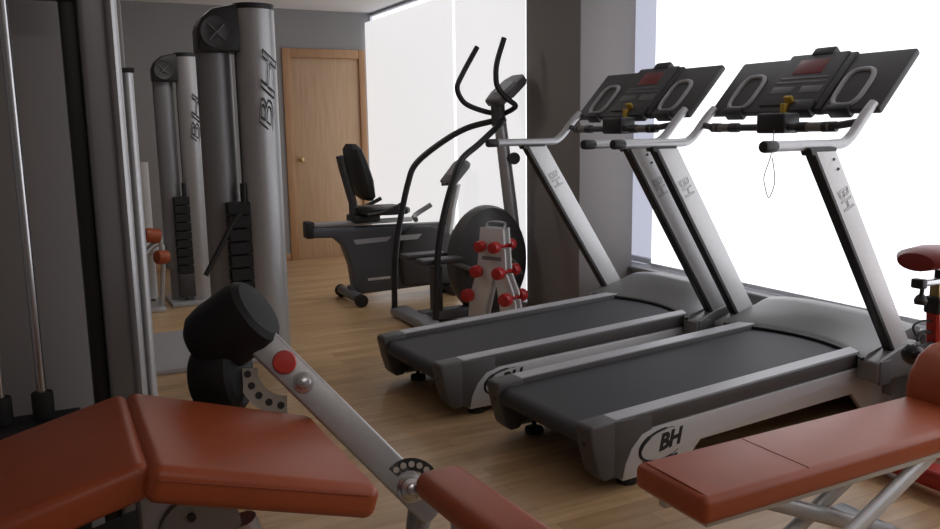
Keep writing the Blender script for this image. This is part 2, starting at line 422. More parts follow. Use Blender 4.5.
    b = MB(); b.box(T(1.25, -.03, 1.305), T(1.36, .125, 1.395), .012, 3); bx = b.build('control_box', 'black', bo)
    b = MB(); b.box(T(1.395, .0, 1.43), T(1.415, .045, 1.475), .008, rot=(0, -.6, 0)); b.box(T(1.37, -.0, 1.39), T(1.40, .025, 1.44), .004); b.build('stop_key', 'yellow', bx)
    if cord:
        c0 = Vector(T(1.25, .075, 1.32)); pts = [c0, c0+Vector((-.005, 0, -.06)), c0+Vector((-.01, .006, -.12)), c0+Vector((-.012, .033, -.20)), c0+Vector((-.012, .03, -.24)), c0+Vector((-.012, .004, -.30)), c0+Vector((-.012, -.024, -.24)), c0+Vector((-.012, -.02, -.18)), c0+Vector((-.008, -.002, -.12))]
        b = MB(); b.tube(pts, .0022, 6, 6); b.build('safety_cord', 'cord', bx)
    return t
M['offgrey'] = mat('worn grey grip', (.17, .16, .14), .5)
make_treadmill((1.521, 3.703, 0), 'grey treadmill closer to the square pillar, behind the other treadmill', False)
make_treadmill((1.652, 2.708, 0), 'grey treadmill nearest the orange flat bench, a thin cord hanging from its console', True)

# ------------------------------------------------------------------ cable towers
def make_tower(X0, Y0, top, k, label, platform, lever, stack_top):
    """X0 = left edge of the rear tube; k = scale of widths"""
    t = thing('cable_tower', label, 'gym machine', (X0+.22*k, Y0, 0))
    o = t.location
    def ell(cx, cy, rx, ry, z0, z1, n=28): return [[(cx+rx*math.cos(2*PI*i/n), cy+ry*math.sin(2*PI*i/n), z) for i in range(n)] for z in (z0, z1)]
    fx = X0+.32*k
    b = MB(o); b.rings(ell(fx, Y0, .115*k, .10*k, .03, top-.03)); ft = b.build('front_column', 'silver', t)
    b = MB(o); b.rings(ell(fx, Y0, .118*k, .103*k, top-.03, top)); b.build('column_cap', 'black', ft)
    b = MB(o); b.tube([(fx+.108*k, Y0+.05*k, .05), (fx+.108*k, Y0+.05*k, top-.16)], .018*k, 12); b.build('guide_rod', 'chrome', ft)
    b = MB(o); b.tube([(fx+.108*k, Y0+.05*k, top-.17), (fx+.108*k, Y0+.05*k, top-.08)], .022*k, 10); b.build('rod_stop', 'black', ft)
    # outlined lettering running up the column
    text('column_lettering', 'BH', .13*k, 'ink_mid', ft, frame((fx+.035*k, Y0-.100*k, top-.52), (.10, 0, 1), (-1, -.33, 0)) @ Matrix.Diagonal((2.7, 1, .3, 1)), outline=.0022, shear=.25, off=o)
    b = MB(o); b.rings(ell(X0+.10*k, Y0+.10*k, .10*k, .085*k, .28, top-.12)); b.build('rear_column', 'silver_dark', t)
    b = MB(o); b.rings(ell(X0+.12*k, Y0+.10*k, .085*k, .075*k, .0, .30)); b.build('column_foot', 'silver_dark', t)
    # pulley bracket and wheel
    q = [(X0-.005, top-.27*k), (X0-.005, top-.15*k), (X0+.02*k, top-.09*k), (X0+.08*k, top-.035*k), (X0+.22*k, top-.003), (X0+.30*k, top-.003), (X0+.24*k, top-.27*k)]
    b = MB(o); b.prism(q, lambda p: (p[0], Y0-.05*k, p[1]), lambda p: (p[0], Y0+.13*k, p[1]), .012, 3); br = b.build('pulley_bracket', 'black', t)
    b = MB(o); b.lathe([(.02*k, 0), (.085*k, .0), (.092*k, .008), (.085*k, .016), (.07*k, .012), (.03*k, .012), (.02*k, .018)], (X0+.095*k, Y0-.05*k, top-.165*k), (0, -1, 0), 24); wl = b.build('pulley_wheel', 'charcoal', br)
    b = MB(o)
    for a in (.785, 2.356):
        d = Vector((math.cos(a), 0, math.sin(a)))*.062*k; c = Vector((X0+.095*k, Y0-.05*k-.016, top-.165*k))
        b.tube([c-d, c+d], .006*k, 8)
    b.build('wheel_spoke', 'charcoal_lite', wl)
    # weight stack
    sx0, sx1 = X0+.10*k, X0+.26*k
    n = 9; z = .25
    for i in range(n):
        hh = (stack_top-.25)/n
        b = MB(o); b.box((sx0, Y0-.06, z+i*hh), (sx1, Y0+.04, z+(i+1)*hh-.008), .004, 1); b.build('weight_plate', 'rubber', t)
    b = MB(o); b.box((sx0, Y0-.06, .06), (sx1, Y0+.04, .248), .004); b.build('stack_base', 'charcoal', t)
    b = MB(o); b.cyl(((sx0+sx1)/2+.02, Y0-.03, stack_top-.01), ((sx0+sx1)/2+.02, Y0-.03, stack_top+.10), .02*k, 12); b.build('stack_stem', 'black', t)
    b = MB(o); b.cyl(((sx0+sx1)/2+.02, Y0-.01, stack_top+.09), ((sx0+sx1)/2+.02, Y0-.01, top-.2), .004, 6); b.build('cable', 'black', t)
    if lever:
        b = MB(o); b.tube([(X0+.16*k, Y0-.115, .885), (X0+.125*k, Y0-.115, .855), (X0-.06, Y0-.13, .545)], .015, 10); b.build('lever', 'black', t)
    b = MB(o); b.box(platform[0], platform[1], .006); b.build('base_plate', 'plate_grey', t)
    return t
make_tower(.825, 4.93, 2.06, 1.0, 'tall silver cable tower nearest the wooden door, with a slanted black lever', ((.42, 4.80, 0), (1.22, 5.75, .03)), True, .95)
make_tower(.795, 6.80, 1.945, .80, 'shorter silver cable tower standing behind the taller one, against the grey wall', ((.80, 6.66, 0), (1.16, 7.1, .03)), False, .86)

# ------------------------------------------------------------------ weight machine at the left edge
t = thing('weight_machine', 'tall weight machine at the left edge with silver guide rods and grey shroud', 'gym machine', (.1, 2.15, 0)); o = t.location
b = MB(o); b.box((.097, 2.10, 0), (.157, 2.20, 2.3), .012, 3); b.build('main_post', 'silver_dark', t)
b = MB(o); b.rings([[(0.166+.016*math.cos(2*PI*i/20), 2.135+.05*math.sin(2*PI*i/20), z) for i in range(20)] for z in (0, 2.3)]); b.build('side_tube', 'silver', t)
b = MB(o); b.rings([[(.207+.018*math.cos(2*PI*i/20), 2.33+.03*math.sin(2*PI*i/20), z) for i in range(20)] for z in (0, 1.50)]); st = b.build('rear_tube', 'silver', t)
b = MB(o); b.box((.187, 2.295, 1.50), (.227, 2.365, 1.512), .003); b.build('tube_cap', 'black', st)
b = MB(o); b.box((.062, 2.13, 0), (.096, 2.22, 2.3), .006); b.build('frame_rail', 'black', t)
b = MB(o); b.box((.185, 2.40, 0), (.215, 2.46, 2.3), .006); b.build('rear_post', 'panel_grey', t)
b = MB(o); b.box((.06, 2.30, .01), (.215, 2.46, .05), .006); b.build('rear_foot', 'charcoal', t)
b = MB(o); b.box((-.42, 2.30, .30), (.088, 2.32, 2.25), .006); b.build('shroud', 'panel_grey', t)
b = MB(o); b.box((-.42, 2.10, 1.65), (.10, 2.20, 1.73), .008); b.build('top_beam', 'charcoal', t)
b = MB(o); b.box((-.42, 2.05, 0), (.23, 2.38, .06), .008); b.build('base_frame', 'charcoal', t)
b = MB(o); b.box((-.48, 2.10, 0), (-.42, 2.34, 2.3), .01); b.build('outer_post', 'silver_dark', t)
for xx in (-.049, -.135):
    b = MB(o); b.cyl((xx, 2.12, .70), (xx, 2.12, 1.66), .0105, 16); rd = b.build('guide_rod', 'chrome', t)
    b = MB(o); b.cyl((xx, 2.12, .69), (xx, 2.12, .755), .0235, 16, .004); b.build('rod_collar', 'rubber', rd)
for i in range(11):
    b = MB(o); b.box((-.22, 2.06, .10+i*.054), (.03, 2.18, .148+i*.054), .006); b.build('weight_plate', 'rubber', t)
b = MB(o); b.box((-.2, 2.08, .058), (.01, 2.16, .102), .004); b.build('stack_rest', 'black', t)

# ------------------------------------------------------------------ leg curl machine in the foreground
def slab(off, c0, c1, y0, y1, th, bev, seg=5):
    """cushion whose top runs from c0=(x,z) to c1=(x,z), spanning y0..y1"""
    a = Vector((c0[0], 0, c0[1])); e = Vector((c1[0], 0, c1[1])); d = (e-a).normalized(); n = Vector((-d.z, 0, d.x))
    if n.z < 0: n = -n
    q = [a, e, e-n*th, a-n*th]
    b = MB(off); b.prism([(p.x, p.z) for p in q], lambda p: (p[0], y0, p[1]), lambda p: (p[0], y1, p[1]), bev, seg); return b
t = thing('leg_curl_machine', 'leg curl machine in front with humped orange pads and a black foam roller arm', 'gym machine', (.3, 1.6, 0)); o = t.location
b = slab(o, (-.50, .668), (.108, .824), 1.372, 1.80, .065, .022); pad = b.build('chest_pad', 'orange', t)
b = slab(o, (.113, .824), (.503, .702), 1.345, 1.80, .065, .022); pad2 = b.build('thigh_pad', 'orange', t)
b = MB(o); d = Vector((.384, 0, -.115)).normalized(); n = Vector((.115, 0, .384)).normalized()
e0 = Vector((.125, 1.3455, .8195)) - n*.02; b.tube([e0, e0+d*.37], .0022, 6); b.build('piping', 'orange_seam', pad2)
# frame below the pads
b = MB(o); b.box((-.46, 1.50, .0), (.62, 1.64, .06), .01); b.build('base_beam', 'silver', t)
b = MB(o); b.box((.10, 1.515, .05), (.17, 1.625, .735), .012); b.build('upright', 'silver', t)
b = MB(o); b.box((-.06, 1.40, .05), (-.02, 1.50, .68), .008); b.build('support_bar', 'silver', t)
b = MB(o); b.cyl((.20, 1.50, .62), (.20, 1.53, .62), .075, 28, .006); cm = b.build('cam_disc', 'silver_dark', t)
b = MB(o); b.cyl((.185, 1.494, .655), (.185, 1.502, .655), .008, 12); b.build('cam_bolt', 'black', cm)
b = MB(o); b.box((-.48, 1.42, .56), (.11, 1.72, .60), .008, rot=(0, -.25, 0), pivot=(.1, 1.5, .7)); b.build('pad_board', 'black', t)
b = MB(o); b.tube([(.28, 1.52, .62), (.36, 1.54, .32), (.40, 1.56, .05)], .026, 12); b.build('strut', 'silver', t)
# arm from the pivot to the rollers
H0 = Vector((.684, 1.662, .537)); H1 = Vector((.405, 1.868, .880))
ax = (H1-H0).normalized()
vd = Vector((.39, 1.79, -.55)).normalized()
wd = ax.cross(vd).normalized(); dp = ax.cross(wd).normalized()
def ap(a, w, d): return H0 + ax*a + wd*w + dp*d
def bar(mb, a0, a1, w0, w1, d0, d1, bev): return mb.prism([(a0, w0), (a0, w1), (a1, w1), (a1, w0)], lambda p: ap(p[0], p[1], d0), lambda p: ap(p[0], p[1], d1), bev, 3)
LA = (H1-H0).length
b = MB(o); bar(b, -.085, LA+.01, -.036, .036, -.022, .022, .007); arm = b.build('lever_arm', 'silver', t)
sgn = 1 if dp.dot(vd) < 0 else -1         # side of the arm that faces the viewer
b = MB(o); c = ap(LA-.082, -.002, 0); b.lathe([(.026, 0), (.027, .006), (.024, .012), (.006, .013)], c+dp*sgn*.021, dp*sgn, 28); b.build('end_plug', 'red_plastic', arm)
b = MB(o); c = ap(LA-.145, .0, 0); b.lathe([(.024, 0), (.024, .005), (.016, .008), (.014, .016), (.006, .019)], c+dp*sgn*.021, dp*sgn, 24); b.build('knob', 'chrome', arm)
b = MB(o); c = ap(.0, .0, 0); b.lathe([(.032, 0), (.032, .010), (.026, .014), (.024, .026), (.014, .03), (.012, .04), (.006, .042)], c+dp*sgn*.020, dp*sgn, 24); hub = b.build('pivot_hub', 'chrome', t)
def sector(off, c, ex, ey, nz, r0, r1, a0, a1, th, holes, rh, n=20):
    """arc plate with round dimples for the pin holes"""
    P = lambda r_, a: c + ex*(r_*math.cos(a)) + ey*(r_*math.sin(a))
    q = [(r1, a0+(a1-a0)*k/n) for k in range(n+1)] + [(r0, a1-(a1-a0)*k/n) for k in range(n+1)]
    b = MB(off); b.prism(q, lambda p: P(*p), lambda p: P(*p)+nz*th, .0)
    hb = MB(off)
    for k in range(holes):
        a = a0+(a1-a0)*(k+.5)/holes; hb.cyl(P((r0+r1)/2, a)+nz*(th-.001), P((r0+r1)/2, a)+nz*(th+.0015), rh, 12)
    return b, hb
nz = dp*sgn
upv = Vector((0, 0, 1)); ey = (upv - nz*upv.dot(nz)).normalized(); ex = ey.cross(nz).normalized()
if ex.x < 0: ex = -ex
pb, hb = sector(o, ap(0, 0, 0)+nz*.012, ex, ey, nz, .040, .068, math.radians(35), math.radians(135), .010, 5, .0072)
gp = pb.build('selector_plate', 'black', t); hb.build('pin_hole', 'offwhite', gp)
# perforated quadrant behind the rollers
c = ap(LA-.09, 0, 0) - nz*.03
pb, hb = sector(o, c, ex, ey, nz, .066, .112, math.radians(178), math.radians(268), .008, 5, .0085)
qp = pb.build('slotted_quadrant', 'offwhite', t); hb.build('slot', 'black', qp)
# foam rollers
R0 = Vector((.388, 1.800, .955)); R1 = Vector((.288, 1.93, .900))
b = MB(o); 
def roller(c0, c1, r_, name):
    b = MB(o); L = (Vector(c1)-Vector(c0)).length
    b.lathe([(r_*.35, 0), (r_*.80, .004), (r_*.95, .016), (r_, .04), (r_, L-.06), (r_*.94, L-.03), (r_*.75, L-.01), (r_*.3, L)], c0, Vector(c1)-Vector(c0), 32)
    return b.build(name, 'foam', t)
ro = roller((.415, 1.872, .952), (.285, 1.945, .848), .086, 'foam_roller')
ro2 = roller((.372, 1.885, .800), (.272, 1.945, .785), .090, 'foam_roller')
b = MB(o); b.cyl((.385, 1.885, .86), (.31, 1.93, .78), .016, 12); b.build('roller_axle', 'silver', t)
# second pad beyond the pivot and its support
P0 = Vector((.722, 1.598, .575)); P1 = Vector((.724, 1.31, .588)); d = (P1-P0).normalized()
sd = d.cross(Vector((0, 0, 1))).normalized(); nn = sd.cross(d)
b = MB(o)
q = [(-.060, -.032), (.060, -.032), (.060, .034), (-.060, .034)]
b.prism(q, lambda p: P0+sd*p[0]+nn*p[1], lambda p: P1+d*.25+sd*p[0]+nn*p[1], .031, 6); fp = b.build('front_pad', 'orange', t)
b = MB(o); b.tube([P0+d*.12-nn*.03, P0+d*.14-nn*.2, Vector((.70, 1.55, .03))], .025, 12); b.build('pad_strut', 'silver', t)
b = MB(o); b.box((.60, 1.50, 0), (.78, 1.68, .05), .008); b.build('foot_plate', 'silver', t)
b = MB(o); b.tube([ap(-.04, 0, -sgn*.02), Vector((.68, 1.68, .25)), Vector((.68, 1.62, .03))], .028, 12); b.build('pivot_strut', 'silver_dark', t)

# ------------------------------------------------------------------ flat bench on the right
t = thing('flat_bench', 'orange flat bench at the lower right in front of the spin bike', 'bench', (1.9, 1.6, 0)); o = t.location
TOP = .415
b = MB(o); b.box((1.408, 1.480, TOP-.075), (2.62, 1.762, TOP), .022, 5, rot=(0, 0, .012), pivot=(1.415, 1.6, TOP)); pad = b.build('seat_pad', 'orange', t)
b = MB(o); b.tube([(1.438, 1.50, TOP-.01), (1.431, 1.52, TOP+.0005), (1.431, 1.735, TOP+.0005), (1.438, 1.757, TOP-.01)], .0024, 6, 3); b.build('end_seam', 'orange_seam', pad)
b = MB(o); b.tube([(1.80, 1.50, TOP-.0003), (1.80, 1.745, TOP-.0003)], .0018, 6); b.build('cross_seam', 'orange_seam', pad)
b = MB(o); b.box((1.44, 1.505, TOP-.092), (2.60, 1.755, TOP-.074), .003); b.build('pad_board', 'offwhite', t)
b = MB(o)
b.prism([(2.585, .38), (2.585, .44), (2.60, .50), (2.64, .555), (2.70, .585), (2.84, .59), (2.84, .38)], lambda p: (p[0], 1.52, p[1]), lambda p: (p[0], 1.78, p[1]), .022, 4); b.build('seat_wedge', 'orange', t)
b = MB(o); b.box((1.56, 1.60, TOP-.145), (2.82, 1.66, TOP-.092), .01); b.build('spine', 'silver', t)
for y in (1.555, 1.70):
    b = MB(o); b.tube([(2.42, y, TOP-.10), (1.78, y-.03, .03)], .030, 16, ry=.018); b.build('slant_leg', 'silver_light', t)
b = MB(o); b.tube([(1.70, 1.63, TOP-.11), (2.35, 1.63, .03)], .026, 14, ry=.018); b.build('cross_leg', 'silver', t)
for xx in (1.72, 2.32):
    b = MB(o); b.box((xx, 1.42, 0), (xx+.07, 1.84, .04), .008); b.build('floor_foot', 'silver_dark', t)
b = MB(o); b.box((1.50, 1.57, TOP-.13), (1.545, 1.60, TOP-.09), .004); b.box((1.47, 1.70, TOP-.13), (1.51, 1.73, TOP-.09), .004); b.build('pad_bracket', 'silver', t)

# ------------------------------------------------------------------ spin bike
SHX = .10
t = thing('spin_bike', 'red spin bike at the right edge behind the orange flat bench', 'exercise bike', (2.86, 1.95, 0)); o = t.location.copy(); t.location.x += SHX
b = MB(o); b.rings([[(2.862+hx*cx+dx, 1.93+hy*cy, z) for cx, cy in ((-1, -.7), (-.7, -1), (.7, -1), (1, -.7), (1, .7), (.7, 1), (-.7, 1), (-1, .7))] for z, hx, hy, dx in ((.06, .05, .032, .10), (.35, .04, .03, .045), (.655, .030, .026, 0))]); b.build('seat_tube', 'red', t)
b = MB(o); b.box((2.828, 1.898, .632), (2.892, 1.962, .698), .01, 3); b.build('clamp_collar', 'black', t)
b = MB(o); b.box((2.842, 1.91, .69), (2.882, 1.95, .755), .004); b.build('seat_post', 'brass', t)
b = MB(o); b.box((2.755, 1.908, .746), (3.02, 1.952, .768), .005); sl = b.build('saddle_slider', 'chrome', t)
b = MB(o); b.box((2.735, 1.905, .738), (2.765, 1.955, .774), .006); b.build('slider_cap', 'black', sl)
b = MB(o); b.lathe([(.008, 0), (.008, .03), (.018, .04), (.024, .055), (.02, .07)], (2.772, 1.93, .745), (-.1, 0, -1), 16); b.build('slider_knob', 'black', sl)
R = []
for x, hw, zt, zb in ((2.712, .03, .85, .818), (2.72, .075, .872, .806), (2.75, .10, .888, .808), (2.83, .097, .895, .822), (2.90, .06, .890, .836), (2.98, .032, .884, .846), (3.02, .012, .878, .852)):
    R.append([(x, 1.93+hw*math.cos(2*PI*k/20), (zt+zb)/2+(zt-zb)/2*math.sin(2*PI*k/20)) for k in range(20)])
b = MB(o); b.rings(R); sa = b.build('saddle', 'saddle', t)
b = MB(o)
for y in (1.91, 1.95): b.tube([(2.775, y, .835), (2.80, y, .812), (2.86, y, .807), (2.93, y, .82), (2.96, y, .845)], .005, 8, 4)
b.build('saddle_rail', 'chrome', sa)
b = MB(o); b.cyl((2.875, 1.93, .766), (2.875, 1.93, .815), .022, 14); b.build('saddle_clamp', 'black', sl)
b = MB(o); b.lathe([(.012, 0), (.02, .006), (.036, .02), (.042, .042), (.036, .064), (.02, .078), (.01, .08)], (2.700, 1.905, .462), (-.1, -.2, 1), 24); kb = b.build('tension_knob', 'black_gloss', t)
b = MB(o); b.tube([(2.735, 1.91, .545), (2.78, 1.925, .57), (2.86, 1.93, .555)], .006, 8, 4); b.tube([(2.74, 1.92, .56), (2.72, 1.92, .60), (2.78, 1.925, .612), (2.85, 1.93, .60)], .004, 8, 5); b.tube([(2.73, 1.91, .505), (2.87, 1.93, .515)], .012, 10); b.build('tension_cable', 'rubber', t)
b = MB(o); b.cyl((2.87, 1.925, .375), (2.725, 1.885, .37), .012, 14, .003); b.build('adjuster_pin', 'brass', t)
b = MB(o); b.box((2.66, 1.62, .03), (2.76, 2.20, .10), .02, 4); b.build('rear_stabilizer', 'red', t)
for y in (1.66, 2.16):
    b = MB(o); b.cyl((2.71, y, 0), (2.71, y, .032), .028, 14, .004); b.build('levelling_foot', 'rubber', t)
b = MB(o); b.box((2.70, 1.88, .05), (3.40, 1.98, .12), .02, 4); b.build('lower_beam', 'red', t)
b = MB(o); b.box((3.36, 1.70, 0), (3.44, 2.12, .09), .02, 4); b.build('front_stabilizer', 'red', t)
b = MB(o); b.box((3.33, 1.90, .08), (3.40, 1.96, .90), .02, 3, rot=(0, .08, 0)); b.build('handlebar_post', 'red', t)
b = MB(o); b.tube([(3.36, 1.76, .98), (3.40, 1.74, .96), (3.44, 1.84, .93), (3.44, 2.02, .93), (3.40, 2.12, .96), (3.36, 2.10, .98)], .014, 10, 5); b.build('handlebar', 'black', t)
b = MB(o); b.lathe([(.03, -.025), (.20, -.025), (.215, -.012), (.215, .012), (.20, .025), (.03, .025)], (3.16, 1.93, .33), (0, 1, 0), 40); b.build('flywheel', 'chrome', t)

# ------------------------------------------------------------------ stepper with tall handrails
t = thing('stepper', 'black and grey stepper with curved black handrails beside the pillar', 'gym machine', (2.7, 5.25, 0)); o = t.location
Yc = 5.22
b = MB(o); b.box((2.15, Yc-.28, .012), (2.29, Yc+.30, .075), .02, 4); b.build('rear_foot', 'silver_dark', t)
b = MB(o); b.box((2.26, Yc-.06, .015), (3.0, Yc+.06, .085), .015, 3); b.build('base_beam', 'charcoal_lite', t)
b = MB(o); b.rings([[(2.81+rr*.755*math.cos(2*PI*k/48), Yc+.02+dy, .40+rr*math.sin(2*PI*k/48)) for k in range(48)] for rr, dy in ((.10, -.105), (.33, -.10), (.385, -.07), (.40, -.03), (.40, .03), (.385, .07), (.33, .10), (.10, .105))]); hs = b.build('drive_housing', 'housing', t)
b = MB(o); pts = [(2.80+.20*math.cos(math.radians(a))+.04, Yc-.088, .26+.18*math.sin(math.radians(a))) for a in range(100, 9, -10)]; b.tube(pts, .009, 8); b.build('trim_arc', 'silver', hs)
b = MB(o); b.tube([(3.05, Yc, .35), (2.995, Yc, .80), (2.915, Yc, 1.40), (2.905, Yc, 1.50)], [.05, .05, .045, .042], 16); mast = b.build('mast', 'silver', t)
b = MB(o); b.tube([(2.905, Yc, 1.36), (2.898, Yc, 1.52)], .05, 16); b.build('mast_collar', 'charcoal', mast)
b = MB(o)
d = Vector((.62, 0, .52)).normalized(); n = Vector((-.52, 0, .62)).normalized(); c0 = Vector((2.86, Yc, 1.515))
b.prism([(0, -.10), (0, .10), (.10, .145), (.24, .13), (.29, .07), (.29, -.07), (.24, -.13), (.10, -.145)], lambda p: c0+d*p[0]+Vector((0, 1, 0))*p[1]-n*.03, lambda p: c0+d*p[0]+Vector((0, 1, 0))*p[1]+n*.03, .015, 3)
cn = b.build('console', 'charcoal_lite', t)
b = MB(o); b.prism([(.08, -.07), (.08, .07), (.20, .08), (.20, -.08)], lambda p: c0+d*p[0]+Vector((0, 1, 0))*p[1]+n*.028, lambda p: c0+d*p[0]+Vector((0, 1, 0))*p[1]+n*.033); b.build('display', 'black_gloss', cn)
for sg, pts in ((1, [(2.93, Yc+.02, 1.445), (2.85, Yc+.08, 1.46), (2.72, 5.30, 1.50), (2.657, 5.30, 1.543), (2.62, 5.30, 1.625), (2.66, 5.30, 1.715), (2.782, 5.30, 1.908)]),
                (-1, [(2.94, Yc-.02, 1.445), (2.975, 5.14, 1.475), (2.971, 5.10, 1.502), (2.90, 5.10, 1.55), (2.835, 5.10, 1.62), (2.82, 5.10, 1.69), (2.83, 5.10, 1.792), (2.887, 5.10, 1.954)])):
    b = MB(o); b.tube(pts, .019, 12, 6); b.build('hand_grip', 'black', t)
for sg, pts in ((1, [(2.175, 5.48, .06), (2.183, 5.48, .349), (2.209, 5.48, .564), (2.246, 5.48, .742), (2.306, 5.48, .967), (2.365, 5.47, 1.10), (2.52, 5.41, 1.235), (2.70, 5.33, 1.345), (2.895, 5.235, 1.40)]),
                (-1, [(2.27, 4.98, .06), (2.282, 4.98, .276), (2.29, 4.98, .446), (2.317, 4.98, .647), (2.366, 4.98, .844), (2.428, 4.98, 1.021), (2.495, 4.99, 1.145), (2.65, 5.04, 1.24), (2.815, 5.10, 1.345), (2.93, 5.19, 1.40)])):
    b = MB(o); b.tube(pts, .022, 12, 6); b.build('handrail', 'black', t)
for sg in (-1, 1):
    b = MB(o); b.box((2.20, Yc+sg*.14-.07, .44+.0*sg), (2.52, Yc+sg*.14+.07, .475), .012, 3); pd = b.build('pedal', 'charcoal', t)
    b = MB(o); b.tube([(2.44, Yc+sg*.14, .45), (2.62, Yc+sg*.115, .36), (2.72, Yc+sg*.11, .33)], .018, 10); b.build('pedal_arm', 'silver_dark', pd)
b = MB(o); b.box((2.36, Yc-.05, .08), (2.42, Yc+.05, .40), .008); b.build('damper', 'charcoal', t)
b = MB(o); b.lathe([(.012, -.016), (.040, -.016), (.044, 0), (.040, .016), (.012, .016)], (2.99, Yc-.07, 1.13), (.3, 1, 0), 24); b.build('pulley', 'black', t)
b = MB(o); b.box((2.97, Yc-.075, 1.115), (3.0, Yc-.02, 1.145), .004); b.build('pulley_bracket', 'charcoal', t)

# ------------------------------------------------------------------ recumbent bike
t = thing('recumbent_bike', 'dark recumbent exercise bike with a black high-backed seat before the door', 'exercise bike', (2.3, 6.2, 0), 0); o = t.location
Yr = 6.18
b = MB(o); q = [(1.76, .535), (1.755, .60), (1.79, .61), (2.90, .585), (3.0, .50), (3.02, .30), (2.98, .08), (2.15, .06), (2.10, .10), (2.075, .30), (2.02, .46), (1.95, .525)]
b.prism(q, lambda p: (p[0], Yr-.06, p[1]), lambda p: (p[0], Yr+.06, p[1]), .02, 3); bd = b.build('body', 'navy', t)
b = MB(o); q = [(2.50, .10), (2.47, .35), (2.50, .53), (2.62, .575), (2.75, .575), (2.90, .52), (2.99, .42), (3.0, .2), (2.95, .07)]
b.prism(q, lambda p: (p[0], Yr-.115, p[1]), lambda p: (p[0], Yr+.115, p[1]), .03, 4); b.build('drive_housing', 'charcoal', t)
b = MB(o); b.prism([(2.10, .50), (2.42, .505), (2.38, .47), (2.12, .462)], lambda p: (p[0], Yr-.064, p[1]), lambda p: (p[0], Yr-.058, p[1])); b.prism([(2.45, .515), (2.66, .515), (2.62, .475), (2.45, .475)], lambda p: (p[0], Yr-.121, p[1]), lambda p: (p[0], Yr-.11, p[1])); b.build('side_decal', 'silver', bd)
b = MB(o); b.box((2.21, Yr-.0645, .165), (2.40, Yr-.058, .185), .002); b.build('print_line', 'silver_light', bd)
b = MB(o); b.box((1.80, Yr-.03, .61), (2.62, Yr+.03, .645), .006); b.build('seat_rail', 'silver', t)
b = MB(o); b.box((1.735, Yr-.06, .53), (1.80, Yr+.06, .66), .015, 3); b.build('rail_end', 'black', t)
b = MB(o); b.box((2.10, Yr-.10, .63), (2.32, Yr+.10, .69), .015); b.build('seat_carriage', 'black', t)
b = MB(o); b.rings([[(x, Yr+hw*cx, z+hz*cz) for cx, cz in ((-1, -.6), (-.85, -1), (.85, -1), (1, -.6), (1, .6), (.85, 1), (-.85, 1), (-1, .6))] for x, hw, z, hz in ((2.14, .12, .725, .022), (2.18, .17, .72, .03), (2.40, .19, .715, .03), (2.52, .17, .715, .03), (2.57, .10, .71, .02))]); b.build('seat_cushion', 'fabric', t)
rings = []
for a, hw, th in ((0, .10, .02), (.03, .15, .045), (.16, .185, .058), (.30, .18, .05), (.40, .15, .04), (.44, .09, .018)):
    cx = 2.235 - .50*a*.62; cz = .80 + a*1.0
    cx = 2.245 - a*.26
    rings.append([(cx+th*k2, Yr+hw*k1, cz) for k1, k2 in ((-1, -.4), (-.8, -1), (.8, -1), (1, -.4), (1, .5), (.8, .85), (-.8, .85), (-1, .5))])
b = MB(o); b.rings(rings); sb = b.build('backrest', 'fabric', t)
b = MB(o); b.tube([(2.13, Yr, .66), (2.13, Yr, .78), (2.06, Yr, 1.05), (2.04, Yr, 1.15)], .032, 10, ry=.05); b.build('back_support', 'charcoal', sb)
for sg in (-1, 1):
    b = MB(o); b.tube([(2.18, Yr+sg*.20, .70), (2.28, Yr+sg*.24, .715), (2.38, Yr+sg*.25, .75), (2.46, Yr+sg*.25, .785)], .017, 10, 4); ah = b.build('arm_handle', 'black', t)
    b = MB(o); b.tube([(2.47, Yr-sg*.0+sg*.22-.22, .67), (2.56, Yr-.22, .68), (2.70, Yr-.22, .755)], .02, 10, 3) if sg < 0 else b.tube([(2.17, Yr+.10, .69), (2.18, Yr+.20, .70)], .016, 8)
    b.build('handle_grip' if sg < 0 else 'handle_bar', 'silver_dark' if sg < 0 else 'black', ah)
b = MB(o); b.box((2.04, Yr-.22, .03), (2.12, Yr+.22, .10), .025, 4); sz = b.build('rear_stabilizer', 'charcoal_lite', t)
b = MB(o); b.box((2.07, Yr-.05, .06), (2.20, Yr+.05, .13), .01); b.build('stabilizer_neck', 'navy', t)
for y in (Yr-.24, Yr+.24):
    b = MB(o); b.cyl((2.085, y-.028, .05), (2.085, y+.028, .05), .05, 20, .008); b.build('wheel', 'rubber', sz)
b = MB(o); b.box((2.88, Yr-.22, 0), (2.95, Yr+.22, .07), .015, 3); b.build('front_stabilizer', 'charcoal', t)
Ym = Yr-.10
b = MB(o); b.tube([(2.93, Yr-.02, .45), (2.955, Yr-.06, .70), (2.985, Ym, .90)], .036, 14); ms = b.build('console_mast', 'silver', t)
d = Vector((.50, 0, .55)).normalized(); n = Vector((-.55, 0, .50)).normalized(); c0 = Vector((2.90, Ym, .90))
b = MB(o); b.prism([(0, -.11), (0, .11), (.20, .12), (.24, .09), (.24, -.09), (.20, -.12)], lambda p: c0+d*p[0]+Vector((0, 1, 0))*p[1]-n*.025, lambda p: c0+d*p[0]+Vector((0, 1, 0))*p[1]+n*.03, .014, 3); cn = b.build('console', 'charcoal_lite', t)
b = MB(o); b.prism([(.07, -.08), (.07, .08), (.20, .09), (.20, -.09)], lambda p: c0+d*p[0]+Vector((0, 1, 0))*p[1]+n*.028, lambda p: c0+d*p[0]+Vector((0, 1, 0))*p[1]+n*.034); b.build('display', 'silver_dark', cn)
b = MB(o); b.tube([(2.84, Ym-.03, .905), (2.94, Ym-.03, .905)], .014, 10); b.build('front_handle', 'black', ms)

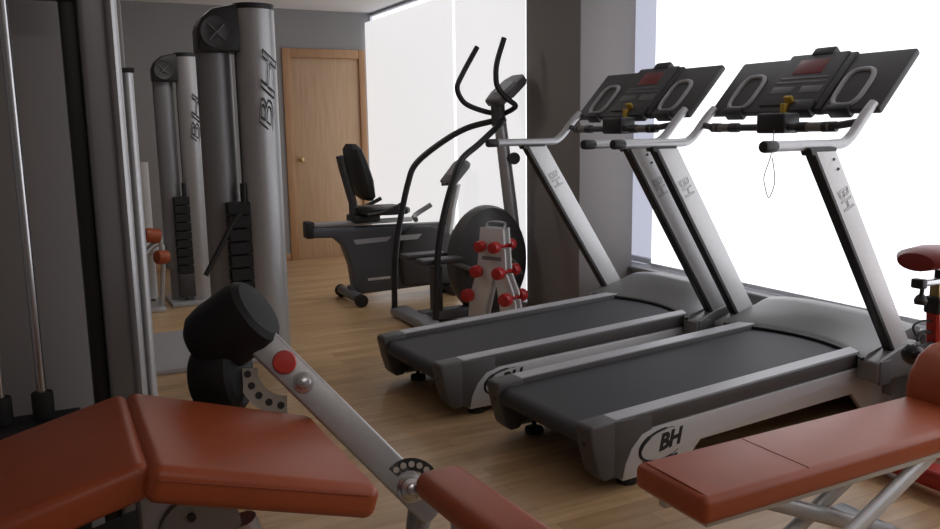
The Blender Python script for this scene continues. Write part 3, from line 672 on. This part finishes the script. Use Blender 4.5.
# ------------------------------------------------------------------ dumbbell rack with dumbbells
RA = Vector((2.565, 4.75, 0)); az = math.radians(62); ax_ = Vector((math.sin(az), math.cos(az), 0)); sx = Vector((math.cos(az), -math.sin(az), 0))
t = thing('dumbbell_rack', 'white A-shaped dumbbell rack in front of the stepper', 'dumbbell rack', RA); o = t.location
def rp(x, d, z): return RA + sx*x*1.08 + ax_*d + Vector((0, 0, z))
for d0 in (.035, .10):
    q = [(-.088, .695), (.078, .695), (.085, .591), (.033, .591), (.033, .561), (.088, .561), (.095, .421), (.058, .421), (.058, .391), (.10, .391), (.145, .28), (.152, .251), (.108, .251), (.108, .221), (.157, .221), (.185, .012), (.07, .012), (.03, .30), (.01, .40), (-.02, .30), (-.09, .012), (-.195, .012), (-.172, .221), (-.139, .221), (-.139, .251), (-.165, .251), (-.12, .391), (-.069, .391), (-.069, .421), (-.115, .421), (-.10, .561), (-.040, .561), (-.040, .591), (-.098, .591)]
    b = MB(o); b.prism(q, lambda p: rp(p[0], d0, p[1]), lambda p: rp(p[0], d0+.018, p[1])); b.build('side_plate', 'white', t)
b = MB(o); b.tube([rp(-.06, .045, .69), rp(-.05, .09, .725), rp(.06, .09, .725), rp(.07, .045, .69)], .010, 8, 4); b.build('carry_handle', 'silver_dark', t)
b = MB(o); b.prism([(-.075, .505), (.065, .505), (.065, .48), (-.075, .48)], lambda p: rp(p[0], .033, p[1]), lambda p: rp(p[0], .036, p[1])); b.build('name_strip', 'ink_soft', t)
b = MB(o)
for x in (-.145, .135): b.prism([(x-.05, 0), (x+.05, 0), (x+.05, .014), (x-.05, .014)], lambda p: rp(p[0], .0, p[1]), lambda p: rp(p[0], .16, p[1]))
b.build('base_foot', 'white', t)
words = [('top', .575, (-.055, .048), .039), ('middle', .405, (-.085, .075), .042), ('bottom', .235, (-.155, .125), .045)]
proto = None
def ppart(db, name, mb): return mb.build(name, 'red_vinyl', db)
for wd_, z, xs, rr in words:
    for side, x in zip(('left', 'right'), xs):
        c = rp(x, 0, z)
        db = thing('dumbbell', f'red dumbbell on the {side} of the {wd_} row of the white rack', 'dumbbell', c, 0, 'red dumbbells on the white rack')
        b = MB(c); a0 = c - ax_*.055
        b.lathe([(rr*.55, 0), (rr*.9, .006), (rr, .02), (rr, .055), (rr*.85, .066), (rr*.4, .07)], a0, ax_, 20); b.build('head', 'red_vinyl', db)
        b = MB(c); a1 = c + ax_*.14
        b.lathe([(rr*.4, 0), (rr*.85, .004), (rr, .015), (rr, .05), (rr*.9, .064), (rr*.55, .07)], a1, ax_, 20); b.build('head', 'red_vinyl', db)
        b = MB(c); b.cyl(c+ax_*.01, c+ax_*.15, .0136, 12); b.build('handle', 'red_vinyl', db)

# ------------------------------------------------------------------ seated machine glimpsed behind the left post
t = thing('seated_leg_machine', 'silver seated machine with orange rollers glimpsed left of the cable towers', 'gym machine', (.72, 6.9, 0)); o = t.location
b = MB(o); b.tube([(.74, 6.62, .53), (.66, 6.60, .49), (.60, 6.58, .40), (.58, 6.58, .25), (.58, 6.58, .03)], .024, 12, 4); b.build('bent_tube', 'silver', t)
b = MB(o); b.tube([(.70, 7.0, 0.03), (.70, 7.0, 1.12)], .035, 12); b.build('upright', 'white', t)
b = MB(o); b.box((.54, 6.55, 0), (.74, 7.05, .035), .006); b.build('base_frame', 'silver', t)
b = MB(o); b.box((.645, 6.85, .0), (.70, 6.92, .04), .006); b.build('rubber_foot', 'rubber', t)
for p, q in (((.625, 6.57, .595), (.735, 6.60, .575)), ((.70, 6.58, .42), (.78, 6.62, .41))):
    b = MB(o); b.cyl(p, q, .055, 20, .02); b.build('roller_pad', 'orange', t)
b = MB(o); b.tube([(.735, 6.6, .58), (.75, 6.6, .40), (.72, 6.65, .03)], .018, 10); b.build('roller_arm', 'silver', t)
b = MB(o); b.box((.60, 6.70, .42), (.78, 7.0, .50), .02, 3); b.build('seat', 'white', t)

# ------------------------------------------------------------------ light and look
for nm, loc, sz, pw in (('fill_light', (.3, -.3, 2.50), 1.2, 3.5), ('fill_light', (1.2, 5.6, 2.50), 1.2, 5)):  # added unseen fill lights under the ceiling, lifting the dark left side
    li = bpy.data.lights.new(nm, 'AREA'); li.shape = 'RECTANGLE'; li.size = sz; li.size_y = .3; li.energy = pw; li.color = (1, .96, .92)
    lo = bpy.data.objects.new(nm, li); C.objects.link(lo); lo.location = loc
wd0 = bpy.data.worlds.new('world'); SC.world = wd0; wd0.use_nodes = True
bg = wd0.node_tree.nodes['Background']; bg.inputs[0].default_value = (.85, .92, 1, 1); bg.inputs[1].default_value = 1.0
SC.view_settings.view_transform = 'Standard'; SC.view_settings.look = 'None'; SC.view_settings.gamma = 1
SC.view_settings.exposure = 0.85
SC.view_settings.use_curve_mapping = False
SC.cycles.use_denoising = True
SC.cycles.max_bounces = 8; SC.cycles.diffuse_bounces = 5
